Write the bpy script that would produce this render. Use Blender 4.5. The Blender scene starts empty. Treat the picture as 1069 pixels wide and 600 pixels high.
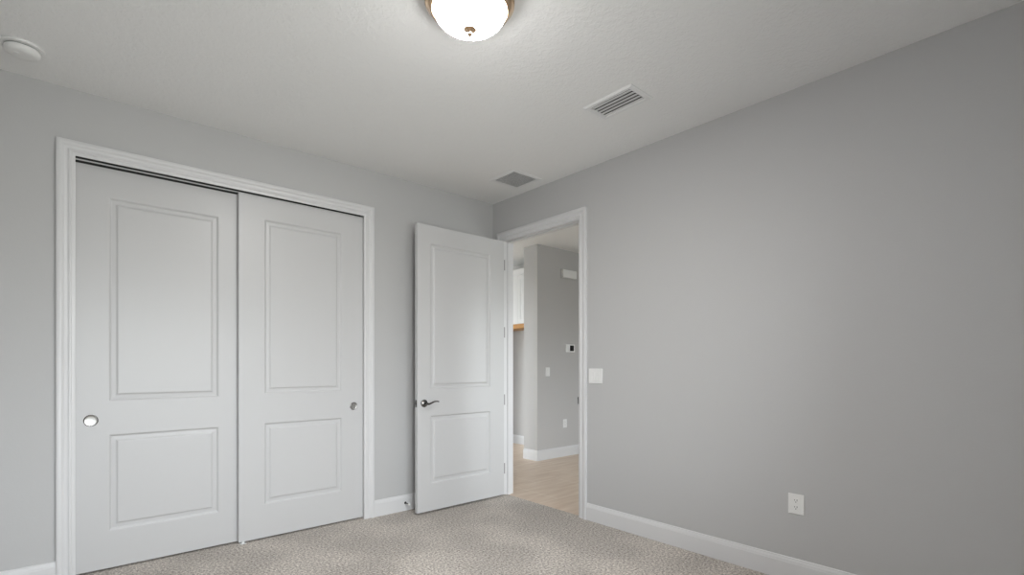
import bpy, bmesh, math, random
from mathutils import Vector, Matrix

PI = math.pi
random.seed(7)
scn = bpy.context.scene
COL = scn.collection

# ------------------------------------------------------------------ camera
cam_d = bpy.data.cameras.new('camera')
cam = bpy.data.objects.new('camera', cam_d)
COL.objects.link(cam)
cam_d.sensor_width = 36.0
cam_d.lens = 521.35 / 1069.0 * 36.0
cam_d.shift_y = 81.5 / 1069.0
cam_d.clip_start = 0.02
cam.location = (-3.1306, -3.8459, 1.2468)
cam.rotation_euler = (PI / 2, 0, 0.849887 - PI / 2)
scn.camera = cam

# ------------------------------------------------------------------ view + world
scn.view_settings.view_transform = 'Standard'
scn.view_settings.look = 'None'
scn.view_settings.gamma = 1.0
scn.view_settings.use_curve_mapping = False
scn.view_settings.exposure = 0.0

SKY = 14.0        # radiance of the overcast sky outside
GROUND = 6.0     # radiance of the ground outside
LAMP = 255.0       # radiance of the glass shade of the ceiling lamp

w = bpy.data.worlds.new('overcast')
scn.world = w
w.use_nodes = True
nt = w.node_tree
nt.nodes.clear()
tc = nt.nodes.new('ShaderNodeTexCoord')
sep = nt.nodes.new('ShaderNodeSeparateXYZ')
nt.links.new(tc.outputs['Generated'], sep.inputs[0])
mr = nt.nodes.new('ShaderNodeMapRange')
mr.inputs['From Min'].default_value = -0.06
mr.inputs['From Max'].default_value = 0.10
nt.links.new(sep.outputs['Z'], mr.inputs['Value'])
mixc = nt.nodes.new('ShaderNodeMix')
mixc.data_type = 'RGBA'
mixc.inputs[6].default_value = (GROUND, GROUND, GROUND * 0.98, 1)
mixc.inputs[7].default_value = (SKY * 0.965, SKY * 0.99, SKY * 1.05, 1)
nt.links.new(mr.outputs[0], mixc.inputs[0])
bg = nt.nodes.new('ShaderNodeBackground')
nt.links.new(mixc.outputs[2], bg.inputs[0])
out = nt.nodes.new('ShaderNodeOutputWorld')
nt.links.new(bg.outputs[0], out.inputs[0])


def portal(name, loc, rot, sx, sy):
    d = bpy.data.lights.new(name, 'AREA')
    d.shape = 'RECTANGLE'
    d.size = sx
    d.size_y = sy
    d.cycles.is_portal = True
    o = bpy.data.objects.new(name, d)
    o.location = loc
    o.rotation_euler = rot
    COL.objects.link(o)
    return o


# room dimensions (metres): corner of the two visible walls is the origin,
# closet wall is the plane y = 0, doorway wall is the plane x = 0
H = 2.845
XN, YB = -3.68, -4.25
TW = 0.115                         # wall thickness
CX0, CX1, CZ = -3.121, -1.354, 2.462     # closet casing inner edges, head height
DY0, DY1, DZ = -0.165, -1.118, 2.448     # doorway jamb faces, head height
WX0, WX1, WZ0, WZ1 = -3.40, -1.05, 0.65, 2.12   # bedroom window in the wall behind the camera

portal('daylight_portal', ((WX0 + WX1) / 2, YB - 0.10, (WZ0 + WZ1) / 2), (PI / 2, 0, 0), WX1 - WX0, WZ1 - WZ0)
GX = -1.2        # great-room window wall; its window and an unseen one added at the hall's right end for light
GY0, GY1, GZ0, GZ1 = 1.85, 5.30, 0.05, 2.50
KX0, KX1, KZ0, KZ1 = 1.05, 2.55, 0.45, 2.15
portal('great_room_daylight_portal', (GX - 0.07, (GY0 + GY1) / 2, (GZ0 + GZ1) / 2), (0, -PI / 2, 0), GZ1 - GZ0, GY1 - GY0)
portal('hall_fill_portal', ((KX0 + KX1) / 2, -3.07, (KZ0 + KZ1) / 2), (PI / 2, 0, 0), KX1 - KX0, KZ1 - KZ0)


# ------------------------------------------------------------------ materials
def mat(name, col, rough=0.5, metal=0.0, bump=None, var=None, spec=0.5, emit=None):
    """bump=(scale, strength, distance, detail); var=(scale, amount)"""
    m = bpy.data.materials.new(name)
    m.use_nodes = True
    n = m.node_tree.nodes
    l = m.node_tree.links
    b = n['Principled BSDF']
    b.inputs['Base Color'].default_value = (*col, 1)
    b.inputs['Roughness'].default_value = rough
    b.inputs['Metallic'].default_value = metal
    b.inputs['Specular IOR Level'].default_value = spec
    t = n.new('ShaderNodeTexCoord')
    if var:
        nz = n.new('ShaderNodeTexNoise')
        nz.inputs['Scale'].default_value = var[0]
        nz.inputs['Detail'].default_value = 3
        l.new(t.outputs['Object'], nz.inputs['Vector'])
        r = n.new('ShaderNodeMapRange')
        r.inputs['To Min'].default_value = 1 - var[1]
        r.inputs['To Max'].default_value = 1 + var[1]
        l.new(nz.outputs['Fac'], r.inputs['Value'])
        mx = n.new('ShaderNodeVectorMath')
        mx.operation = 'SCALE'
        mx.inputs[0].default_value = col
        l.new(r.outputs[0], mx.inputs['Scale'])
        l.new(mx.outputs[0], b.inputs['Base Color'])
    if bump:
        nz = n.new('ShaderNodeTexNoise')
        nz.inputs['Scale'].default_value = bump[0]
        nz.inputs['Detail'].default_value = bump[3] if len(bump) > 3 else 2
        l.new(t.outputs['Object'], nz.inputs['Vector'])
        bp = n.new('ShaderNodeBump')
        bp.inputs['Strength'].default_value = bump[1]
        bp.inputs['Distance'].default_value = bump[2]
        l.new(nz.outputs['Fac'], bp.inputs['Height'])
        l.new(bp.outputs[0], b.inputs['Normal'])
    if emit:
        b.inputs['Emission Color'].default_value = (*emit[0], 1)
        b.inputs['Emission Strength'].default_value = emit[1]
    return m


M_WALL = mat('wall_paint', (0.527, 0.525, 0.526), 0.6, bump=(90, 0.10, 0.004, 3), var=(1.5, 0.006), spec=0.3)
M_HALL = mat('hall_paint', (0.53, 0.52, 0.515), 0.6, bump=(90, 0.10, 0.004, 3), spec=0.3)
M_TRIM = mat('trim_paint', (0.70, 0.698, 0.705), 0.32, bump=(40, 0.03, 0.002), spec=0.45)
M_DOOR = mat('door_paint', (0.595, 0.593, 0.597), 0.36, bump=(60, 0.04, 0.002), spec=0.45)
M_PLATE = mat('white_plastic', (0.82, 0.82, 0.81), 0.35, bump=(200, 0.02, 0.001))
M_VENT = mat('white_enamel', (0.80, 0.80, 0.80), 0.4, bump=(200, 0.02, 0.001))
M_DUCT = mat('duct_dark', (0.09, 0.09, 0.09), 0.8, bump=(50, 0.05, 0.002))
M_NICK = mat('satin_nickel', (0.55, 0.54, 0.52), 0.28, 1.0, bump=(300, 0.03, 0.0005))
M_DNICK = mat('dark_nickel', (0.20, 0.195, 0.19), 0.25, 1.0, bump=(300, 0.03, 0.0005))
M_HINGE = mat('hinge_nickel', (0.36, 0.355, 0.35), 0.55, 0.6, bump=(300, 0.03, 0.0005))
M_BRASS = mat('brushed_brass', (0.70, 0.50, 0.33), 0.17, 1.0, bump=(250, 0.04, 0.0005))
M_BLACK = mat('black_plastic', (0.015, 0.015, 0.017), 0.3, bump=(200, 0.02, 0.001))
M_DARK = mat('dark_metal', (0.05, 0.05, 0.05), 0.5, bump=(200, 0.02, 0.001))
M_WOOD = mat('orange_wood', (0.42, 0.20, 0.045), 0.45, bump=(60, 0.1, 0.002), var=(30, 0.25))
M_CLEAR = mat('clear_plastic', (0.75, 0.76, 0.76), 0.2, bump=(200, 0.02, 0.001))


def glow_mat():
    """opal glass, hottest under the bulbs at the bottom of the bowl, dimmer up its sides"""
    m = mat('opal_glass', (0.9, 0.88, 0.84), 0.25, bump=(60, 0.02, 0.001), emit=((1.0, 0.985, 0.965), 1.0))
    n, l = m.node_tree.nodes, m.node_tree.links
    t = n.new('ShaderNodeTexCoord')
    s = n.new('ShaderNodeSeparateXYZ')
    l.new(t.outputs['Object'], s.inputs[0])
    r = n.new('ShaderNodeMapRange')
    r.interpolation_type = 'SMOOTHSTEP'
    r.inputs['From Min'].default_value = -0.100
    r.inputs['From Max'].default_value = -0.141
    r.inputs['To Min'].default_value = LAMP * 0.10
    r.inputs['To Max'].default_value = LAMP
    l.new(s.outputs['Z'], r.inputs['Value'])
    l.new(r.outputs[0], n['Principled BSDF'].inputs['Emission Strength'])
    return m


M_GLOW = glow_mat()


def ceiling_mat():
    m = bpy.data.materials.new('ceiling_knockdown')
    m.use_nodes = True
    n, l = m.node_tree.nodes, m.node_tree.links
    b = n['Principled BSDF']
    b.inputs['Base Color'].default_value = (0.86, 0.86, 0.855, 1)
    b.inputs['Roughness'].default_value = 0.75
    b.inputs['Specular IOR Level'].default_value = 0.25
    t = n.new('ShaderNodeTexCoord')
    n1 = n.new('ShaderNodeTexNoise')
    n1.inputs['Scale'].default_value = 42
    n1.inputs['Detail'].default_value = 4
    n1.inputs['Distortion'].default_value = 0.6
    l.new(t.outputs['Object'], n1.inputs['Vector'])
    r = n.new('ShaderNodeMapRange')
    r.interpolation_type = 'SMOOTHSTEP'
    r.inputs['From Min'].default_value = 0.42
    r.inputs['From Max'].default_value = 0.60
    l.new(n1.outputs['Fac'], r.inputs['Value'])
    bp = n.new('ShaderNodeBump')
    bp.inputs['Strength'].default_value = 0.3
    bp.inputs['Distance'].default_value = 0.004
    l.new(r.outputs[0], bp.inputs['Height'])
    l.new(bp.outputs[0], b.inputs['Normal'])
    return m


def carpet_mat():
    m = bpy.data.materials.new('cut_pile_carpet')
    m.use_nodes = True
    n, l = m.node_tree.nodes, m.node_tree.links
    b = n['Principled BSDF']
    b.inputs['Roughness'].default_value = 0.95
    b.inputs['Specular IOR Level'].default_value = 0.1
    b.inputs['Sheen Weight'].default_value = 0.15
    t = n.new('ShaderNodeTexCoord')
    n1 = n.new('ShaderNodeTexNoise')          # tufts
    n1.inputs['Scale'].default_value = 70
    n1.inputs['Detail'].default_value = 4
    n1.inputs['Roughness'].default_value = 0.78
    l.new(t.outputs['Object'], n1.inputs['Vector'])
    cr = n.new('ShaderNodeValToRGB')
    e = cr.color_ramp.elements
    e[0].position = 0.34
    e[0].color = (0.16, 0.136, 0.117, 1)
    e[1].position = 0.64
    e[1].color = (0.84, 0.775, 0.705, 1)
    x = e.new(0.5)
    x.color = (0.49, 0.442, 0.398, 1)
    l.new(n1.outputs['Fac'], cr.inputs['Fac'])
    n2 = n.new('ShaderNodeTexNoise')          # pile laid different ways by the vacuum
    n2.inputs['Scale'].default_value = 1.7
    n2.inputs['Detail'].default_value = 1
    l.new(t.outputs['Object'], n2.inputs['Vector'])
    r2 = n.new('ShaderNodeMapRange')
    r2.interpolation_type = 'SMOOTHSTEP'
    r2.inputs['From Min'].default_value = 0.40
    r2.inputs['From Max'].default_value = 0.60
    r2.inputs['To Min'].default_value = 0.90
    r2.inputs['To Max'].default_value = 1.10
    l.new(n2.outputs['Fac'], r2.inputs['Value'])
    mx = n.new('ShaderNodeVectorMath')
    mx.operation = 'SCALE'
    l.new(cr.outputs[0], mx.inputs[0])
    l.new(r2.outputs[0], mx.inputs['Scale'])
    l.new(mx.outputs[0], b.inputs['Base Color'])
    bp = n.new('ShaderNodeBump')
    bp.inputs['Strength'].default_value = 0.8
    bp.inputs['Distance'].default_value = 0.010
    l.new(n1.outputs['Fac'], bp.inputs['Height'])
    l.new(bp.outputs[0], b.inputs['Normal'])
    return m


def tile_mat():
    m = bpy.data.materials.new('beige_stone_tile')
    m.use_nodes = True
    n, l = m.node_tree.nodes, m.node_tree.links
    b = n['Principled BSDF']
    b.inputs['Roughness'].default_value = 0.4
    t = n.new('ShaderNodeTexCoord')
    mp = n.new('ShaderNodeMapping')
    mp.inputs['Scale'].default_value = (1.2, 7.0, 1)
    l.new(t.outputs['Object'], mp.inputs['Vector'])
    nz = n.new('ShaderNodeTexNoise')
    nz.inputs['Scale'].default_value = 2.2
    nz.inputs['Detail'].default_value = 4
    l.new(mp.outputs[0], nz.inputs['Vector'])
    cr = n.new('ShaderNodeValToRGB')
    e = cr.color_ramp.elements
    e[0].position = 0.3
    e[0].color = (0.62, 0.48, 0.365, 1)
    e[1].position = 0.72
    e[1].color = (0.75, 0.62, 0.50, 1)
    l.new(nz.outputs['Fac'], cr.inputs['Fac'])
    br = n.new('ShaderNodeTexBrick')
    br.offset = 0.5
    br.inputs['Scale'].default_value = 1.0
    br.inputs['Brick Width'].default_value = 0.6
    br.inputs['Row Height'].default_value = 0.6
    br.inputs['Mortar Size'].default_value = 0.004
    mp2 = n.new('ShaderNodeMapping')
    mp2.inputs['Location'].default_value = (0.0, 0.59, 0)
    l.new(t.outputs['Object'], mp2.inputs['Vector'])
    l.new(mp2.outputs[0], br.inputs['Vector'])
    mx = n.new('ShaderNodeMix')
    mx.data_type = 'RGBA'
    l.new(br.outputs['Fac'], mx.inputs[0])
    l.new(cr.outputs[0], mx.inputs[6])
    mx.inputs[7].default_value = (0.80, 0.69, 0.58, 1)
    l.new(mx.outputs[2], b.inputs['Base Color'])
    return m


def pane_mat():
    m = bpy.data.materials.new('window_glass')
    m.use_nodes = True
    n, l = m.node_tree.nodes, m.node_tree.links
    n.clear()
    o = n.new('ShaderNodeOutputMaterial')
    tr = n.new('ShaderNodeBsdfTransparent')
    tr.inputs[0].default_value = (0.93, 0.95, 0.94, 1)
    gl = n.new('ShaderNodeBsdfGlossy')
    gl.inputs['Roughness'].default_value = 0.02
    fr = n.new('ShaderNodeFresnel')
    mx = n.new('ShaderNodeMixShader')
    l.new(fr.outputs[0], mx.inputs[0])
    l.new(tr.outputs[0], mx.inputs[1])
    l.new(gl.outputs[0], mx.inputs[2])
    l.new(mx.outputs[0], o.inputs[0])
    return m


M_CEIL, M_CARPET, M_TILE, M_PANE = ceiling_mat(), carpet_mat(), tile_mat(), pane_mat()


# ------------------------------------------------------------------ mesh helpers
def add_box(bm, x0, x1, y0, y1, z0, z1, bevel=0.0, seg=2):
    x0, x1 = sorted((x0, x1))
    y0, y1 = sorted((y0, y1))
    z0, z1 = sorted((z0, z1))
    vs = [bm.verts.new((x, y, z)) for x in (x0, x1) for y in (y0, y1) for z in (z0, z1)]
    fs = [bm.faces.new([vs[i] for i in q]) for q in ((0, 1, 3, 2), (4, 6, 7, 5), (0, 4, 5, 1), (2, 3, 7, 6), (0, 2, 6, 4), (1, 5, 7, 3))]
    if bevel:
        es = list({e for f in fs for e in f.edges})
        bmesh.ops.bevel(bm, geom=es, offset=bevel, segments=seg, profile=0.5, affect='EDGES')


def add_rings(bm, rings, close=True, caps=(False, False)):
    """rings: list of lists of points with the same length, joined by quads"""
    rv = [[bm.verts.new(p) for p in r] for r in rings]
    n = len(rv[0])
    for a, b in zip(rv, rv[1:]):
        for i in range(n if close else n - 1):
            j = (i + 1) % n
            bm.faces.new((a[i], a[j], b[j], b[i]))
    if caps[0]:
        bm.faces.new(rv[0][::-1])
    if caps[1]:
        bm.faces.new(rv[-1])
    return rv


def add_lathe(bm, prof, seg=48, mtx=None):
    """prof: list of (radius, height) about the local z axis; radius 0 closes the end"""
    mtx = mtx or Matrix.Identity(4)
    prev = None
    for r, z in prof:
        if r < 1e-6:
            cur = [bm.verts.new(mtx @ Vector((0, 0, z)))]
        else:
            cur = [bm.verts.new(mtx @ Vector((r * math.cos(2 * PI * i / seg), r * math.sin(2 * PI * i / seg), z))) for i in range(seg)]
        if prev:
            for i in range(seg):
                j = (i + 1) % seg
                if len(prev) == 1 and len(cur) > 1:
                    bm.faces.new((prev[0], cur[j], cur[i]))
                elif len(cur) == 1 and len(prev) > 1:
                    bm.faces.new((prev[i], prev[j], cur[0]))
                elif len(cur) > 1:
                    bm.faces.new((prev[i], prev[j], cur[j], cur[i]))
        prev = cur


def add_tube(bm, pts, radii, seg=12, squash=1.0, up=Vector((0, 0, 1))):
    pts = [Vector(p) for p in pts]
    rings = []
    for i, p in enumerate(pts):
        t = (pts[min(i + 1, len(pts) - 1)] - pts[max(i - 1, 0)]).normalized()
        a = t.cross(up)
        if a.length < 1e-4:
            a = t.cross(Vector((1, 0, 0)))
        a.normalize()
        b = a.cross(t)
        r = radii[i] if isinstance(radii, (list, tuple)) else radii
        rings.append([p + a * r * squash * math.cos(2 * PI * k / seg) + b * r * math.sin(2 * PI * k / seg) for k in range(seg)])
    add_rings(bm, rings, True, (True, True))


def finish(bm, name, m, parent=None, smooth=False, world=None):
    bmesh.ops.recalc_face_normals(bm, faces=bm.faces[:])
    me = bpy.data.meshes.new(name)
    bm.to_mesh(me)
    bm.free()
    me.materials.append(m)
    if smooth:
        for p in me.polygons:
            p.use_smooth = True
        try:
            me.set_sharp_from_angle(angle=math.radians(35))
        except Exception:
            pass
    o = bpy.data.objects.new(name, me)
    COL.objects.link(o)
    if parent:
        o.parent = parent
    return o


def struct(o, label=None, cat=None):
    o['kind'] = 'structure'
    if label:
        o['label'] = label
    if cat:
        o['category'] = cat
    return o


def thing(name, label, cat, loc, rot=(0, 0, 0), group=None):
    o = bpy.data.objects.new(name, None)
    o.empty_display_size = 0.05
    o.location = loc
    o.rotation_euler = rot
    o['label'] = label
    o['category'] = cat
    if group:
        o['group'] = group
    COL.objects.link(o)
    return o


def boxes(name, m, lst, parent=None, bevel=0.0):
    bm = bmesh.new()
    for b in lst:
        add_box(bm, *b, bevel=bevel)
    return finish(bm, name, m, parent)


# ------------------------------------------------------------------ shell of the bedroom
struct(boxes('floor', M_CARPET, [(XN, 0, YB, 0.0, -0.06, 0), (0, 0.028, DY1, DY0, -0.06, 0), (CX0, CX1, 0, 0.62, -0.06, 0)]),
       'beige speckled cut-pile carpet of the bedroom', 'carpet floor')
struct(boxes('ceiling', M_CEIL, [(XN - 0.2, 0.05, YB - 0.2, 0.75, H, H + 0.08)]), 'white textured bedroom ceiling', 'ceiling')
struct(boxes('wall_left', M_WALL, [(XN - TW, CX0 - 0.012, 0, TW, -0.06, H), (CX1 + 0.012, TW, 0, TW, -0.06, H),
                                   (CX0 - 0.012, CX1 + 0.012, 0, TW, CZ + 0.044, H)]),
       'grey painted wall around the sliding closet doors', 'wall')
struct(boxes('wall_right', M_WALL, [(0, TW, YB - TW, DY1 - 0.02, -0.06, H), (0, TW, DY0 + 0.02, 0, -0.06, H),
                                    (0, TW, DY1 - 0.02, DY0 + 0.02, DZ + 0.02, H)]),
       'grey painted wall with the open doorway, a switch and an outlet', 'wall')
struct(boxes('wall_near', M_WALL, [(XN - TW, XN, YB, 0, -0.06, H)]))
struct(boxes('wall_back', M_WALL, [(XN - TW, WX0, YB - TW, YB, -0.06, H), (WX1, 0, YB - TW, YB, -0.06, H),
                                   (WX0, WX1, YB - TW, YB, -0.06, WZ0), (WX0, WX1, YB - TW, YB, WZ1, H)]))
struct(boxes('wall_closet', M_WALL, [(CX0 - 0.1, CX0 - 0.012, TW, 0.66, -0.06, H), (CX1 + 0.012, CX1 + 0.1, TW, 0.66, -0.06, H),
                                     (CX0 - 0.1, CX1 + 0.1, 0.62, 0.70, -0.06, H)]))

# window behind the camera: frame, meeting rail, sill and panes
win = struct(boxes('window_1', M_TRIM, [(WX0, WX0 + 0.045, YB - TW, YB - 0.05, WZ0, WZ1), (WX1 - 0.045, WX1, YB - TW, YB - 0.05, WZ0, WZ1),
                                        (WX0, WX1, YB - TW, YB - 0.05, WZ0, WZ0 + 0.045), (WX0, WX1, YB - TW, YB - 0.05, WZ1 - 0.045, WZ1),
                                        ((WX0 + WX1) / 2 - 0.03, (WX0 + WX1) / 2 + 0.03, YB - 0.10, YB - 0.06, WZ0, WZ1)]))
boxes('window_pane', M_PANE, [(WX0 + 0.03, WX1 - 0.03, YB - 0.083, YB - 0.079, WZ0 + 0.03, WZ1 - 0.03)], win)
boxes('window_sill', M_TRIM, [(WX0 - 0.03, WX1 + 0.03, YB - 0.05, YB + 0.025, WZ0 - 0.025, WZ0)], win, 0.004)

# ------------------------------------------------------------------ hall and the room beyond
SX, SY, ST = 1.453, 0.866, 0.26        # corner of the hall partition
FX = 2.241                             # far wall with the cabinet
struct(boxes('floor_hall', M_TILE, [(0.028, 5.0, -3.0, 5.5, -0.066, -0.006), (GX, 0.028, 0.80, 5.5, -0.066, -0.006)]),
       'beige tiled hall floor beyond the doorway', 'tile floor')
struct(boxes('ceiling_hall', M_CEIL, [(0.05, 5.0, -3.1, 5.6, H, H + 0.08), (GX - 0.1, 0.05, 0.75, 5.6, H, H + 0.08)]))
struct(boxes('wall_hall', M_HALL, [(SX, 5.0, SY, SY + ST, -0.06, H)]), 'grey hall partition wall seen through the doorway', 'wall')
struct(boxes('wall_hall_far', M_HALL, [(FX, FX + 0.12, SY + ST, 5.5, -0.06, H)]))
struct(boxes('wall_hall_right', M_HALL, [(5.0, 5.1, -3.0, 1.2, -0.06, H), (TW, KX0, -3.1, -3.0, -0.06, H), (KX1, 5.0, -3.1, -3.0, -0.06, H),
                                         (KX0, KX1, -3.1, -3.0, -0.06, KZ0), (KX0, KX1, -3.1, -3.0, KZ1, H)]))
struct(boxes('wall_hall_left', M_HALL, [(GX - 0.1, FX + 0.12, 5.5, 5.6, -0.06, H),
                                        (GX - 0.1, GX, 0.75, GY0, -0.06, H), (GX - 0.1, GX, GY1, 5.5, -0.06, H),
                                        (GX - 0.1, GX, GY0, GY1, -0.06, GZ0), (GX - 0.1, GX, GY0, GY1, GZ1, H),
                                        (GX - 0.1, TW, 0.72, 0.8, -0.06, H)]))
struct(boxes('wall_hall_return', M_HALL, [(0.0, TW, TW, 0.72, -0.06, H)]))


def window(name, x0, x1, y0, y1, z0, z1, along_x):
    f = 0.05
    if along_x:
        fr = [(x0, x0 + f, y0, y1, z0, z1), (x1 - f, x1, y0, y1, z0, z1), (x0, x1, y0, y1, z0, z0 + f), (x0, x1, y0, y1, z1 - f, z1)]
        c = (y0 + y1) / 2
        pane = (x0 + 0.03, x1 - 0.03, c - 0.002, c + 0.002, z0 + 0.03, z1 - 0.03)
    else:
        fr = [(x0, x1, y0, y0 + f, z0, z1), (x0, x1, y1 - f, y1, z0, z1), (x0, x1, y0, y1, z0, z0 + f), (x0, x1, y0, y1, z1 - f, z1)]
        c = (x0 + x1) / 2
        pane = (c - 0.002, c + 0.002, y0 + 0.03, y1 - 0.03, z0 + 0.03, z1 - 0.03)
    o = struct(boxes(name, M_TRIM, fr))
    boxes('window_pane', M_PANE, [pane], o)


window('window_2', GX - 0.055, GX - 0.015, GY0, GY1, GZ0, GZ1, False)
window('hall_fill_window', KX0, KX1, -3.055, -3.015, KZ0, KZ1, True)  # unseen window, added to light the hall partition wall


# ------------------------------------------------------------------ trim
CW = 0.083
CASING = [(0.0, 0.0), (0.0, 0.007), (0.004, 0.0095), (0.016, 0.0100), (0.020, 0.0145), (0.025, 0.0155), (0.029, 0.0145), (0.033, 0.0100),
          (0.046, 0.0095), (0.052, 0.0125), (0.057, 0.0190), (0.062, 0.0215), (0.078, 0.0215), (0.083, 0.0180), (0.083, 0.0)]


def casing(bm, a0, a1, zt, mapf, z0=0.0):
    """U-shaped door casing; a0 < a1 opening edges; mapf(a, d, z) gives a point"""
    st = []
    for u, d in CASING:
        st.append([mapf(a0 - u, d, z0), mapf(a0 - u, d, zt + u), mapf(a1 + u, d, zt + u), mapf(a1 + u, d, z0)])
    rings = [[st[i][k] for i in range(len(CASING))] for k in range(4)]
    add_rings(bm, rings, True, (True, True))


bm = bmesh.new()
casing(bm, CX0, CX1, CZ, lambda a, d, z: (a, -d, z))
# jamb liners inside the closet opening
add_box(bm, CX0 - 0.012, CX0 - 0.004, -0.0, TW, 0, CZ + 0.044)
add_box(bm, CX1 + 0.004, CX1 + 0.012, -0.0, TW, 0, CZ + 0.044)
add_box(bm, CX0 - 0.012, CX1 + 0.012, -0.0, TW, CZ + 0.034, CZ + 0.044)
struct(finish(bm, 'trim_1', M_TRIM, smooth=True), 'white moulded casing around the sliding closet doors', 'door casing')

bm = bmesh.new()
casing(bm, DY1 - 0.005, DY0 + 0.005, DZ + 0.005, lambda a, d, z: (-d, a, z))
casing(bm, DY1 - 0.005, DY0 + 0.005, DZ + 0.005, lambda a, d, z: (TW + d, a, z))
for y0, y1 in ((DY0, DY0 + 0.02), (DY1 - 0.02, DY1)):
    add_box(bm, 0, TW, y0, y1, -0.006, DZ + 0.02)
add_box(bm, 0, TW, DY1, DY0, DZ, DZ + 0.02)
# door stop bead around the jamb
add_box(bm, 0.042, 0.078, DY0 - 0.011, DY0, -0.006, DZ)
add_box(bm, 0.042, 0.078, DY1, DY1 + 0.011, -0.006, DZ)
add_box(bm, 0.042, 0.078, DY1 + 0.011, DY0 - 0.011, DZ - 0.011, DZ)
trim2 = struct(finish(bm, 'trim_2', M_TRIM, smooth=True), 'white moulded casing and jamb around the open doorway', 'door casing')
bm = bmesh.new()
add_box(bm, -0.012, 0.036, DY1 - 0.0004, DY1 + 0.0016, 0.93, 0.99, 0.0005)
add_tube(bm, [(-0.010, DY1 + 0.001, 0.937), (-0.014, DY1 - 0.001, 0.937), (-0.014, DY1 - 0.001, 0.983), (-0.010, DY1 + 0.001, 0.983)], 0.003, 8)
finish(bm, 'strike_plate', M_DNICK, trim2)

BASE = [(0.0, 0.0), (0.0145, 0.0), (0.0145, 0.104), (0.0125, 0.108), (0.0125, 0.112), (0.011, 0.118), (0.0075, 0.126), (0.0065, 0.133), (0.005, 0.135), (0.0, 0.135)]


def baseboard(name, p, q, nrm, label=None, m=None, z=0.0, ext=(0, 0)):
    """p, q: ends (x, y) on the wall face; nrm: direction into the room; ext: mitre extension per end"""
    bm = bmesh.new()
    p, q, nn = Vector((*p, 0)), Vector((*q, 0)), Vector((*nrm, 0))
    t = (q - p).normalized()
    rings = []
    for c, s, e in ((p, -1, ext[0]), (q, 1, ext[1])):
        rings.append([c + nn * d + t * s * e * d + Vector((0, 0, h + z)) for d, h in BASE])
    add_rings(bm, rings, True, (True, True))
    return struct(finish(bm, name, m or M_TRIM), label, 'baseboard' if label else None)


baseboard('baseboard_left', (CX1 + CW, 0), (0, 0), (0, -1), 'white baseboard between the closet casing and the room corner', ext=(0, -1))
baseboard('baseboard_left', (XN, 0), (CX0 - CW, 0), (0, -1), 'white baseboard left of the closet casing', ext=(-1, 0))
baseboard('baseboard_right', (0, DY1 - 0.005 - CW), (0, YB), (-1, 0), 'long white baseboard under the right wall', ext=(0, -1))
baseboard('baseboard_right', (0, 0), (0, DY0 + 0.005 + CW), (-1, 0), ext=(-1, 0))
baseboard('baseboard_back', (XN, YB), (0, YB), (0, 1), ext=(-1, -1))
baseboard('baseboard_near', (XN, YB), (XN, 0), (1, 0), ext=(-1, -1))
baseboard('baseboard_hall', (SX, SY), (5.0, SY), (0, -1), 'white baseboard along the hall partition wall', z=-0.006, ext=(1, 0))
baseboard('baseboard_hall', (SX, SY), (SX, SY + ST), (-1, 0), 'white baseboard on the end of the hall partition wall', z=-0.006, ext=(1, 0))
baseboard('baseboard_hall', (FX, SY + ST), (FX, 5.5), (-1, 0), 'white baseboard of the far wall left of the hall partition', z=-0.006)


# ------------------------------------------------------------------ doors
def panel_leaf(wd, ht, th, panels, both=True):
    """two-panel moulded door leaf; local x 0..wd, face towards -y at y=0, back at y=th, z 0..ht"""
    bm = bmesh.new()
    PROF = [(0.0, 0.0), (0.004, 0.0012), (0.012, 0.0090), (0.016, 0.0105), (0.034, 0.0095), (0.038, 0.0080), (0.045, 0.0030), (0.050, 0.0022)]

    def side(y, s):
        xs = sorted({0.0, wd} | {v for p in panels for v in (p[0], p[1])})
        zs = sorted({0.0, ht} | {v for p in panels for v in (p[2], p[3])})
        for i in range(len(xs) - 1):
            for k in range(len(zs) - 1):
                cx, cz = (xs[i] + xs[i + 1]) / 2, (zs[k] + zs[k + 1]) / 2
                if any(p[0] < cx < p[1] and p[2] < cz < p[3] for p in panels):
                    continue
                bm.faces.new([bm.verts.new((x, y, z)) for x, z in ((xs[i], zs[k]), (xs[i + 1], zs[k]), (xs[i + 1], zs[k + 1]), (xs[i], zs[k + 1]))])
        for p in panels:
            rings = []
            for o, d in PROF:
                rings.append([(p[0] + o, y + s * d, p[2] + o), (p[1] - o, y + s * d, p[2] + o), (p[1] - o, y + s * d, p[3] - o), (p[0] + o, y + s * d, p[3] - o)])
            add_rings(bm, rings, True, (False, True))
    side(0.0, 1)
    side(th, -1)
    for a, b in (((0, 0), (wd, 0)), ((wd, 0), (wd, ht)), ((wd, ht), (0, ht)), ((0, ht), (0, 0))):
        bm.faces.new([bm.verts.new(v) for v in ((a[0], 0, a[1]), (b[0], 0, b[1]), (b[0], th, b[1]), (a[0], th, a[1]))])
    bmesh.ops.remove_doubles(bm, verts=bm.verts[:], dist=0.0001)
    return bm


def place(o, loc, rot=(0, 0, 0)):
    o.location = loc
    o.rotation_euler = rot
    return o


RX90 = Matrix.Rotation(PI / 2, 4, 'X')     # local z -> -y (out of a leaf face)


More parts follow.
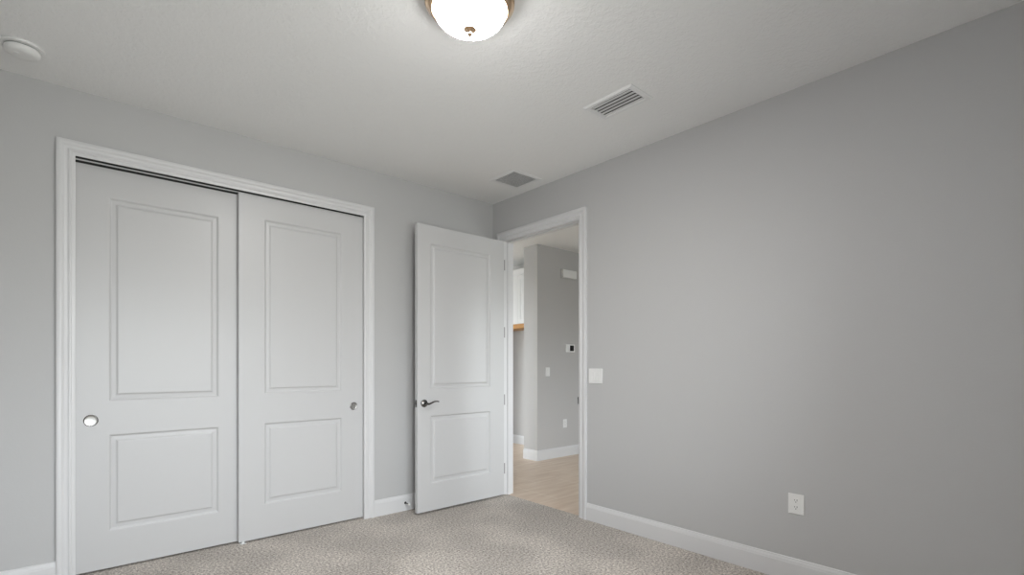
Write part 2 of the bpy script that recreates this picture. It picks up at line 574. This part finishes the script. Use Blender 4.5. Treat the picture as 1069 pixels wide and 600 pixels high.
def cup_pull(parent, x, z, k=1.0):
    mt = Matrix.Translation((x, 0, z)) @ RX90
    bm = bmesh.new()
    add_lathe(bm, [(0.0235 * k, -0.001), (0.0240 * k, 0.0016), (0.0260 * k, 0.0028), (0.028 * k, 0.0022), (0.029 * k, 0.0), (0.029 * k, -0.004)], 40, mt)
    rim = finish(bm, 'finger_pull', M_DNICK, parent, smooth=True)
    bm = bmesh.new()
    add_lathe(bm, [(0.0, 0.0004), (0.016 * k, 0.0004), (0.020 * k, 0.0009), (0.0245 * k, 0.0018)], 40, mt)
    finish(bm, 'cup', M_NICK, rim, smooth=True)
    return rim


LEAF_Z0 = 0.012
# sliding closet doors: left one on the rear track, right one on the front track
wdl = 0.915
PZ = (0.225, 0.815, 1.018, 2.262)
lf = finish(panel_leaf(wdl, 2.437, 0.035, [(0.155, wdl - 0.168, PZ[0], PZ[1]), (0.155, wdl - 0.168, PZ[2], PZ[3])]), 'door_1', M_DOOR)
place(lf, (CX0 - 0.002, 0.070, LEAF_Z0))
struct(lf, 'left sliding closet door, white two-panel, on the rear track', 'door')
cup_pull(lf, 0.072, 0.905, 1.22)
rf = finish(panel_leaf(0.911, 2.444, 0.035, [(0.165, 0.738, PZ[0] + 0.01, PZ[1] + 0.008), (0.165, 0.738, PZ[2] + 0.012, PZ[3] + 0.026)]), 'door_2', M_DOOR)
place(rf, (-2.263, 0.028, LEAF_Z0))
struct(rf, 'right sliding closet door, white two-panel, on the front track', 'door')
cup_pull(rf, 0.834, 0.908, 1.08)

trk = thing('sliding_door_track', 'dark metal track along the top of the closet opening', 'track', (CX0, 0.0, CZ))
L_ = CX1 - CX0
boxes('track_channel', M_DARK, [(0, L_, 0.004, TW, 0.030, 0.034), (0, L_, 0.110, TW, -0.02, 0.034), (0, L_, 0.0646, 0.0668, 0.0080, 0.031)], trk)
boxes('track_lip', M_VENT, [(0, L_, 0.0640, 0.0672, 0.0005, 0.0085)], trk)
gd = thing('door_guide', 'small clear plastic floor guide where the closet doors overlap', 'door guide', (-2.238, 0.05, 0.0))
boxes('guide_base', M_CLEAR, [(-0.018, 0.018, -0.040, 0.062, 0.0, 0.004)], gd, 0.001)
boxes('guide_fin', M_CLEAR, [(-0.009, 0.009, -0.033, -0.029, 0.003, 0.020)], gd, 0.001)

# open entry door: hinged on the doorway jamb, swung back in front of the closet wall
EW = 0.945
ed = finish(panel_leaf(EW, 2.415, 0.035, [(0.128, EW - 0.163, 0.228, 0.806), (0.128, EW - 0.163, 1.030, 2.266)]), 'door_3', M_DOOR)
place(ed, (-0.985, -0.212, 0.018))
struct(ed, 'open white two-panel entry door with a lever handle, in front of the room corner', 'door')


def lever(parent, y, s, label=None):
    bm = bmesh.new()
    X, Z = 0.066, 0.912
    add_lathe(bm, [(0.0, 0.020), (0.010, 0.020), (0.013, 0.0155), (0.029, 0.010), (0.0325, 0.005), (0.0325, 0.0), (0.0, 0.0)], 36,
              Matrix.Translation((X, y, Z)) @ (RX90 if s < 0 else Matrix.Rotation(-PI / 2, 4, 'X')))
    rose = finish(bm, 'rose', M_DNICK, parent, smooth=True)
    bm = bmesh.new()
    yy = y + s * 0.046
    add_tube(bm, [(X, y + s * 0.014, Z), (X, y + s * 0.05, Z)], 0.0085, 14)
    pts, rad = [], []
    for i in range(15):
        t = i / 14
        pts.append((X - 0.008 + 0.125 * t, yy, Z - 0.006 * math.sin(t * PI * 1.1) + 0.020 * math.sin(max(0, t - 0.25) / 0.75 * PI * 0.72) - (0.006 * max(0, t - 0.7) / 0.3)))
        rad.append(0.0095 - 0.0045 * t)
    add_tube(bm, pts, rad, 12, 0.8)
    finish(bm, 'lever', M_DNICK, rose, smooth=True)
    return rose


lever(ed, 0.0, -1)
lever(ed, 0.035, 1)
bm = bmesh.new()
add_box(bm, -0.0012, 0.001, 0.005, 0.030, 0.882, 0.942, 0.0004)
add_box(bm, -0.010, 0.0, 0.011, 0.024, 0.902, 0.922, 0.002)
finish(bm, 'latch_plate', M_DNICK, ed)
for hz in (0.235, 0.90, 1.55, 2.20):
    bm = bmesh.new()
    x1 = -0.985
    # leaf let into the jamb face, knuckle on the room side, leaf on the door edge
    add_box(bm, -0.006 - x1, 0.012 - x1, DY0 - 0.0025 + 0.212, DY0 + 0.0 + 0.212, hz - 0.051, hz + 0.051)
    add_box(bm, EW, EW + 0.002, 0.003, 0.038, hz - 0.051, hz + 0.051)
    add_tube(bm, [(EW + 0.010, 0.045, hz - 0.052), (EW + 0.010, 0.045, hz + 0.052)], 0.0075, 12)
    finish(bm, 'hinge', M_HINGE, ed, smooth=True)

# spring door stop on the baseboard behind the entry door
ds = thing('door_stop', 'dark metal door stop on the baseboard beside the open door edge', 'door stop', (-0.985, -0.0140, 0.068))
bm = bmesh.new()
add_lathe(bm, [(0.0, 0.006), (0.006, 0.006), (0.010, 0.003), (0.011, -0.0005), (0.0, -0.0005)], 20, RX90)
finish(bm, 'base', M_BLACK, ds, smooth=True)
bm = bmesh.new()
add_tube(bm, [(0, -0.004, 0), (0, -0.062, 0)], 0.0045, 10)
finish(bm, 'rod', M_DNICK, ds, smooth=True)
bm = bmesh.new()
add_lathe(bm, [(0.0, 0.060), (0.009, 0.060), (0.009, 0.072), (0.007, 0.076), (0.0, 0.076)], 18, RX90)
finish(bm, 'rubber_tip', M_PLATE, ds, smooth=True)


# ------------------------------------------------------------------ ceiling fittings
lt = thing('ceiling_light', 'lit round flush-mount light with opal glass bowl and brass rim', 'ceiling light', (-1.842, -2.104, H))
bm = bmesh.new()
add_lathe(bm, [(0.0, 0.0), (0.150, 0.0), (0.176, -0.004), (0.182, -0.012), (0.178, -0.018), (0.186, -0.022), (0.193, -0.030), (0.193, -0.038),
               (0.186, -0.044), (0.184, -0.050), (0.176, -0.056), (0.170, -0.066), (0.163, -0.070), (0.156, -0.066), (0.150, -0.05), (0.0, -0.03)], 72)
finish(bm, 'rim', M_BRASS, lt, smooth=True)
bm = bmesh.new()
prof = [(0.158, -0.060)]
for i in range(1, 15):
    a = i / 14 * PI / 2
    prof.append((0.158 * math.cos(a) ** 0.9 if i < 14 else 0.0, -0.060 - 0.083 * math.sin(a)))
add_lathe(bm, prof, 64)
finish(bm, 'glass_bowl', M_GLOW, lt, smooth=True)
bm = bmesh.new()
add_lathe(bm, [(0.0, -0.140), (0.016, -0.141), (0.027, -0.144), (0.028, -0.148), (0.021, -0.153), (0.011, -0.156), (0.0075, -0.160), (0.0115, -0.164),
               (0.0115, -0.168), (0.007, -0.174), (0.0, -0.178)], 28)
finish(bm, 'finial', M_BRASS, lt, smooth=True)

# supply register
VX0, VX1, VY0, VY1 = -0.755, -0.534, -2.165, -1.810
sv = thing('supply_vent', 'white louvred ceiling vent nearest the lamp', 'ceiling vent', ((VX0 + VX1) / 2, (VY0 + VY1) / 2, H))
a, b = (VX1 - VX0) / 2, (VY1 - VY0) / 2
fw = 0.034
bm = bmesh.new()
rings = []
for o, d in ((0.0, 0.0), (0.0, -0.003), (0.010, -0.009), (fw - 0.004, -0.009), (fw, -0.006), (fw, 0.0)):
    rings.append([(-a + o, -b + o, d), (a - o, -b + o, d), (a - o, b - o, d), (-a + o, b - o, d)])
add_rings(bm, rings, True)
finish(bm, 'frame', M_VENT, sv)
boxes('duct', M_DUCT, [(-a + fw - 0.002, a - fw + 0.002, -b + fw - 0.002, b - fw + 0.002, -0.0012, 0.0)], sv)
bm = bmesh.new()
nl = 5
iw = 2 * (a - fw)
for i in range(nl):
    c = -a + fw + iw * (i + 0.5) / nl
    pr = []
    for k in range(5):                       # curved blade, concave towards the room
        t = k / 4
        pr.append((c - 0.0135 + 0.0280 * t, -0.0088 + 0.0066 * t ** 1.5))
    lo = [(x, -b + fw, z) for x, z in pr] + [(x, -b + fw, z + 0.001) for x, z in pr[::-1]]
    hi = [(x, b - fw, z) for x, _, z in [(p[0], 0, p[1]) for p in pr]] + [(x, b - fw, z + 0.001) for x, z in pr[::-1]]
    add_rings(bm, [lo, hi], True, (True, True))
finish(bm, 'louvers', M_VENT, sv)

# return-air grille
RX0, RX1, RY0, RY1 = -0.437, -0.117, -0.803, -0.484
rv = thing('return_grille', 'square return-air grille in the ceiling corner above the door', 'ceiling vent', ((RX0 + RX1) / 2, (RY0 + RY1) / 2, H))
a, b = (RX1 - RX0) / 2, (RY1 - RY0) / 2
fw = 0.032
bm = bmesh.new()
rings = []
for o, d in ((0.0, 0.0), (0.0, -0.003), (0.006, -0.007), (fw - 0.004, -0.007), (fw, -0.005), (fw, 0.0)):
    rings.append([(-a + o, -b + o, d), (a - o, -b + o, d), (a - o, b - o, d), (-a + o, b - o, d)])
add_rings(bm, rings, True)
finish(bm, 'frame', M_VENT, rv)
boxes('duct', M_DUCT, [(-a + fw - 0.002, a - fw + 0.002, -b + fw - 0.002, b - fw + 0.002, -0.0012, 0.0)], rv)
bm = bmesh.new()
n = 20
for i in range(n + 1):
    x = -a + fw + 2 * (a - fw) * i / n
    add_box(bm, x - 0.0011, x + 0.0011, -b + fw, b - fw, -0.0050, -0.0036)
    y = -b + fw + 2 * (b - fw) * i / n
    add_box(bm, -a + fw, a - fw, y - 0.0011, y + 0.0011, -0.0050, -0.0036)
finish(bm, 'eggcrate', M_VENT, rv)

# smoke detector
sd = thing('smoke_detector', 'round white smoke detector on the ceiling above the closet', 'smoke detector', (-3.322, -0.345, H))
bm = bmesh.new()
add_lathe(bm, [(0.0, 0.0), (0.085, 0.0), (0.086, -0.004), (0.083, -0.010), (0.066, -0.012), (0.066, -0.006), (0.0, -0.006)], 48)
finish(bm, 'base_plate', M_PLATE, sd, smooth=True)
bm = bmesh.new()
add_lathe(bm, [(0.060, -0.010), (0.060, -0.016), (0.068, -0.0165), (0.070, -0.022), (0.067, -0.034), (0.058, -0.042), (0.040, -0.045), (0.0, -0.046)], 48)
finish(bm, 'cover', M_PLATE, sd, smooth=True)
bm = bmesh.new()
add_lathe(bm, [(0.0605, -0.0115), (0.0605, -0.0165)], 48)
finish(bm, 'sensor_slot', M_BLACK, sd, smooth=True)
bm = bmesh.new()
add_lathe(bm, [(0.0, -0.0485), (0.009, -0.048), (0.011, -0.0465), (0.011, -0.044)], 24, Matrix.Translation((-0.020, -0.012, 0)))
finish(bm, 'test_button', M_PLATE, sd, smooth=True)


# ------------------------------------------------------------------ wall plates (local frame: x along the wall, y out of the wall, z up)
def plate_mesh(bm, w_, h_, t=0.006):
    add_box(bm, -w_ / 2, w_ / 2, 0, t, -h_ / 2, h_ / 2, 0.0025)


def switch(label, loc, rz, gangs, w_, h_, group=None):
    t = thing('light_switch', label, 'light switch', loc, (0, 0, rz), group)
    bm = bmesh.new()
    plate_mesh(bm, w_, h_)
    finish(bm, 'wall_plate', M_PLATE, t)
    for g in range(gangs):
        c = (g - (gangs - 1) / 2) * 0.046
        bm = bmesh.new()
        pr = [(0.0055, -0.033), (0.0115, -0.033), (0.0075, 0.0), (0.0085, 0.033), (0.0055, 0.033)]
        add_rings(bm, [[(c - 0.0165, y, z) for y, z in pr], [(c + 0.0165, y, z) for y, z in pr]], True, (True, True))
        finish(bm, 'rocker', M_PLATE, t)
    return t


def outlet(label, loc, rz, w_, h_):
    t = thing('power_outlet', label, 'power outlet', loc, (0, 0, rz))
    bm = bmesh.new()
    plate_mesh(bm, w_, h_)
    finish(bm, 'wall_plate', M_PLATE, t)
    for s in (-1, 1):
        cz = s * 0.0195
        bm = bmesh.new()
        ring = []
        for k in range(28):
            a_ = 2 * PI * k / 28
            ring.append((0.0172 * math.cos(a_), max(-0.0138, min(0.0138, 0.0172 * math.sin(a_)))))
        add_rings(bm, [[(x, 0.0055, z + cz) for x, z in ring], [(x, 0.0080, z + cz) for x, z in ring]], True, (True, True))
        rc = finish(bm, 'receptacle', M_PLATE, t)
        bm = bmesh.new()
        add_box(bm, -0.0078, -0.0052, 0.0070, 0.0083, cz - 0.001, cz + 0.0085)
        add_box(bm, 0.0052, 0.0074, 0.0070, 0.0083, cz, cz + 0.0075)
        add_lathe(bm, [(0.0, 0.0083), (0.0027, 0.0083), (0.0027, 0.0070)], 12, Matrix.Translation((0, 0, cz - 0.0075)) @ Matrix.Rotation(-PI / 2, 4, 'X'))
        finish(bm, 'slots', M_BLACK, rc)
    return t


RW = PI / 2          # right wall: out of the wall is -x
switch('two-rocker white light switch beside the doorway casing', (0, -1.2965, 1.164), RW, 2, 0.138, 0.118)
outlet('white duplex outlet low on the right bedroom wall', (0, -2.7655, 0.4495), RW, 0.084, 0.116)
HWL = PI             # hall wall: out of the wall is -y
switch('small single white light switch on the hall wall', (1.641, SY, 1.163), HWL, 1, 0.082, 0.117)
outlet('small white outlet low on the hall wall', (1.980, SY, 0.4475), HWL, 0.080, 0.116)

ch = thing('door_chime', 'white rectangular chime box high on the hall wall', 'door chime', (2.05, SY, 2.515), (0, 0, HWL))
bm = bmesh.new()
add_box(bm, -0.14, 0.14, 0, 0.040, -0.055, 0.055, 0.008)
finish(bm, 'cover', M_PLATE, ch)
bm = bmesh.new()
add_box(bm, -0.155, 0.155, 0, 0.008, -0.068, 0.068, 0.003)
finish(bm, 'back_plate', M_HALL, ch)

th = thing('thermostat', 'white wall thermostat with square black screen on the hall wall', 'thermostat', (2.082, SY, 1.488), (0, 0, HWL))
bm = bmesh.new()
add_box(bm, -0.098, 0.092, 0, 0.012, -0.055, 0.055, 0.004)
finish(bm, 'back_plate', M_PLATE, th)
bm = bmesh.new()
add_box(bm, -0.066, 0.008, 0.011, 0.026, -0.038, 0.040, 0.008, 3)
finish(bm, 'screen', M_BLACK, th)

# cabinet hung on the far wall, glimpsed past the hall partition
cb = thing('wall_cabinet', 'white wall cabinet with orange wood bottom rail beyond the hall', 'cabinet', (FX, 2.35, 1.80))
D = 0.35
y0, y1 = -1.15, -0.105
boxes('body', M_TRIM, [(-D, 0, y0, y1, 0.072, 0.80)], cb)
for k in range(2):
    ya = y0 + (y1 - y0) * k / 2 + 0.002
    yb = y0 + (y1 - y0) * (k + 1) / 2 - 0.002
    bm = bmesh.new()
    rings = []
    for o, d in ((0, 0), (0, -0.018), (0.055, -0.018), (0.057, -0.012)):
        rings.append([(-D + d, ya + o, 0.076 + o), (-D + d, yb - o, 0.076 + o), (-D + d, yb - o, 0.79 - o), (-D + d, ya + o, 0.79 - o)])
    add_rings(bm, rings, True, (False, True))
    finish(bm, 'cabinet_door', M_TRIM, cb)
bm = bmesh.new()
pr = [(0, 0.80), (-D, 0.80), (-D - 0.012, 0.806), (-D - 0.02, 0.83), (-D - 0.05, 0.868), (-D - 0.055, 0.88), (0, 0.88)]
add_rings(bm, [[(x, y0, z) for x, z in pr], [(x, y1, z) for x, z in pr]], True, (True, True))
finish(bm, 'crown', M_TRIM, cb)
boxes('bottom_rail', M_WOOD, [(-D - 0.018, -0.0, y0, y1, 0.004, 0.070)], cb)
boxes('shade_panel', M_TRIM, [(-0.74, 0, y1_, y1_ + 0.02, -1.806, 0.88) for y1_ in (-0.105,)], cb)  # unseen panel, added to shade the far wall from the great-room window
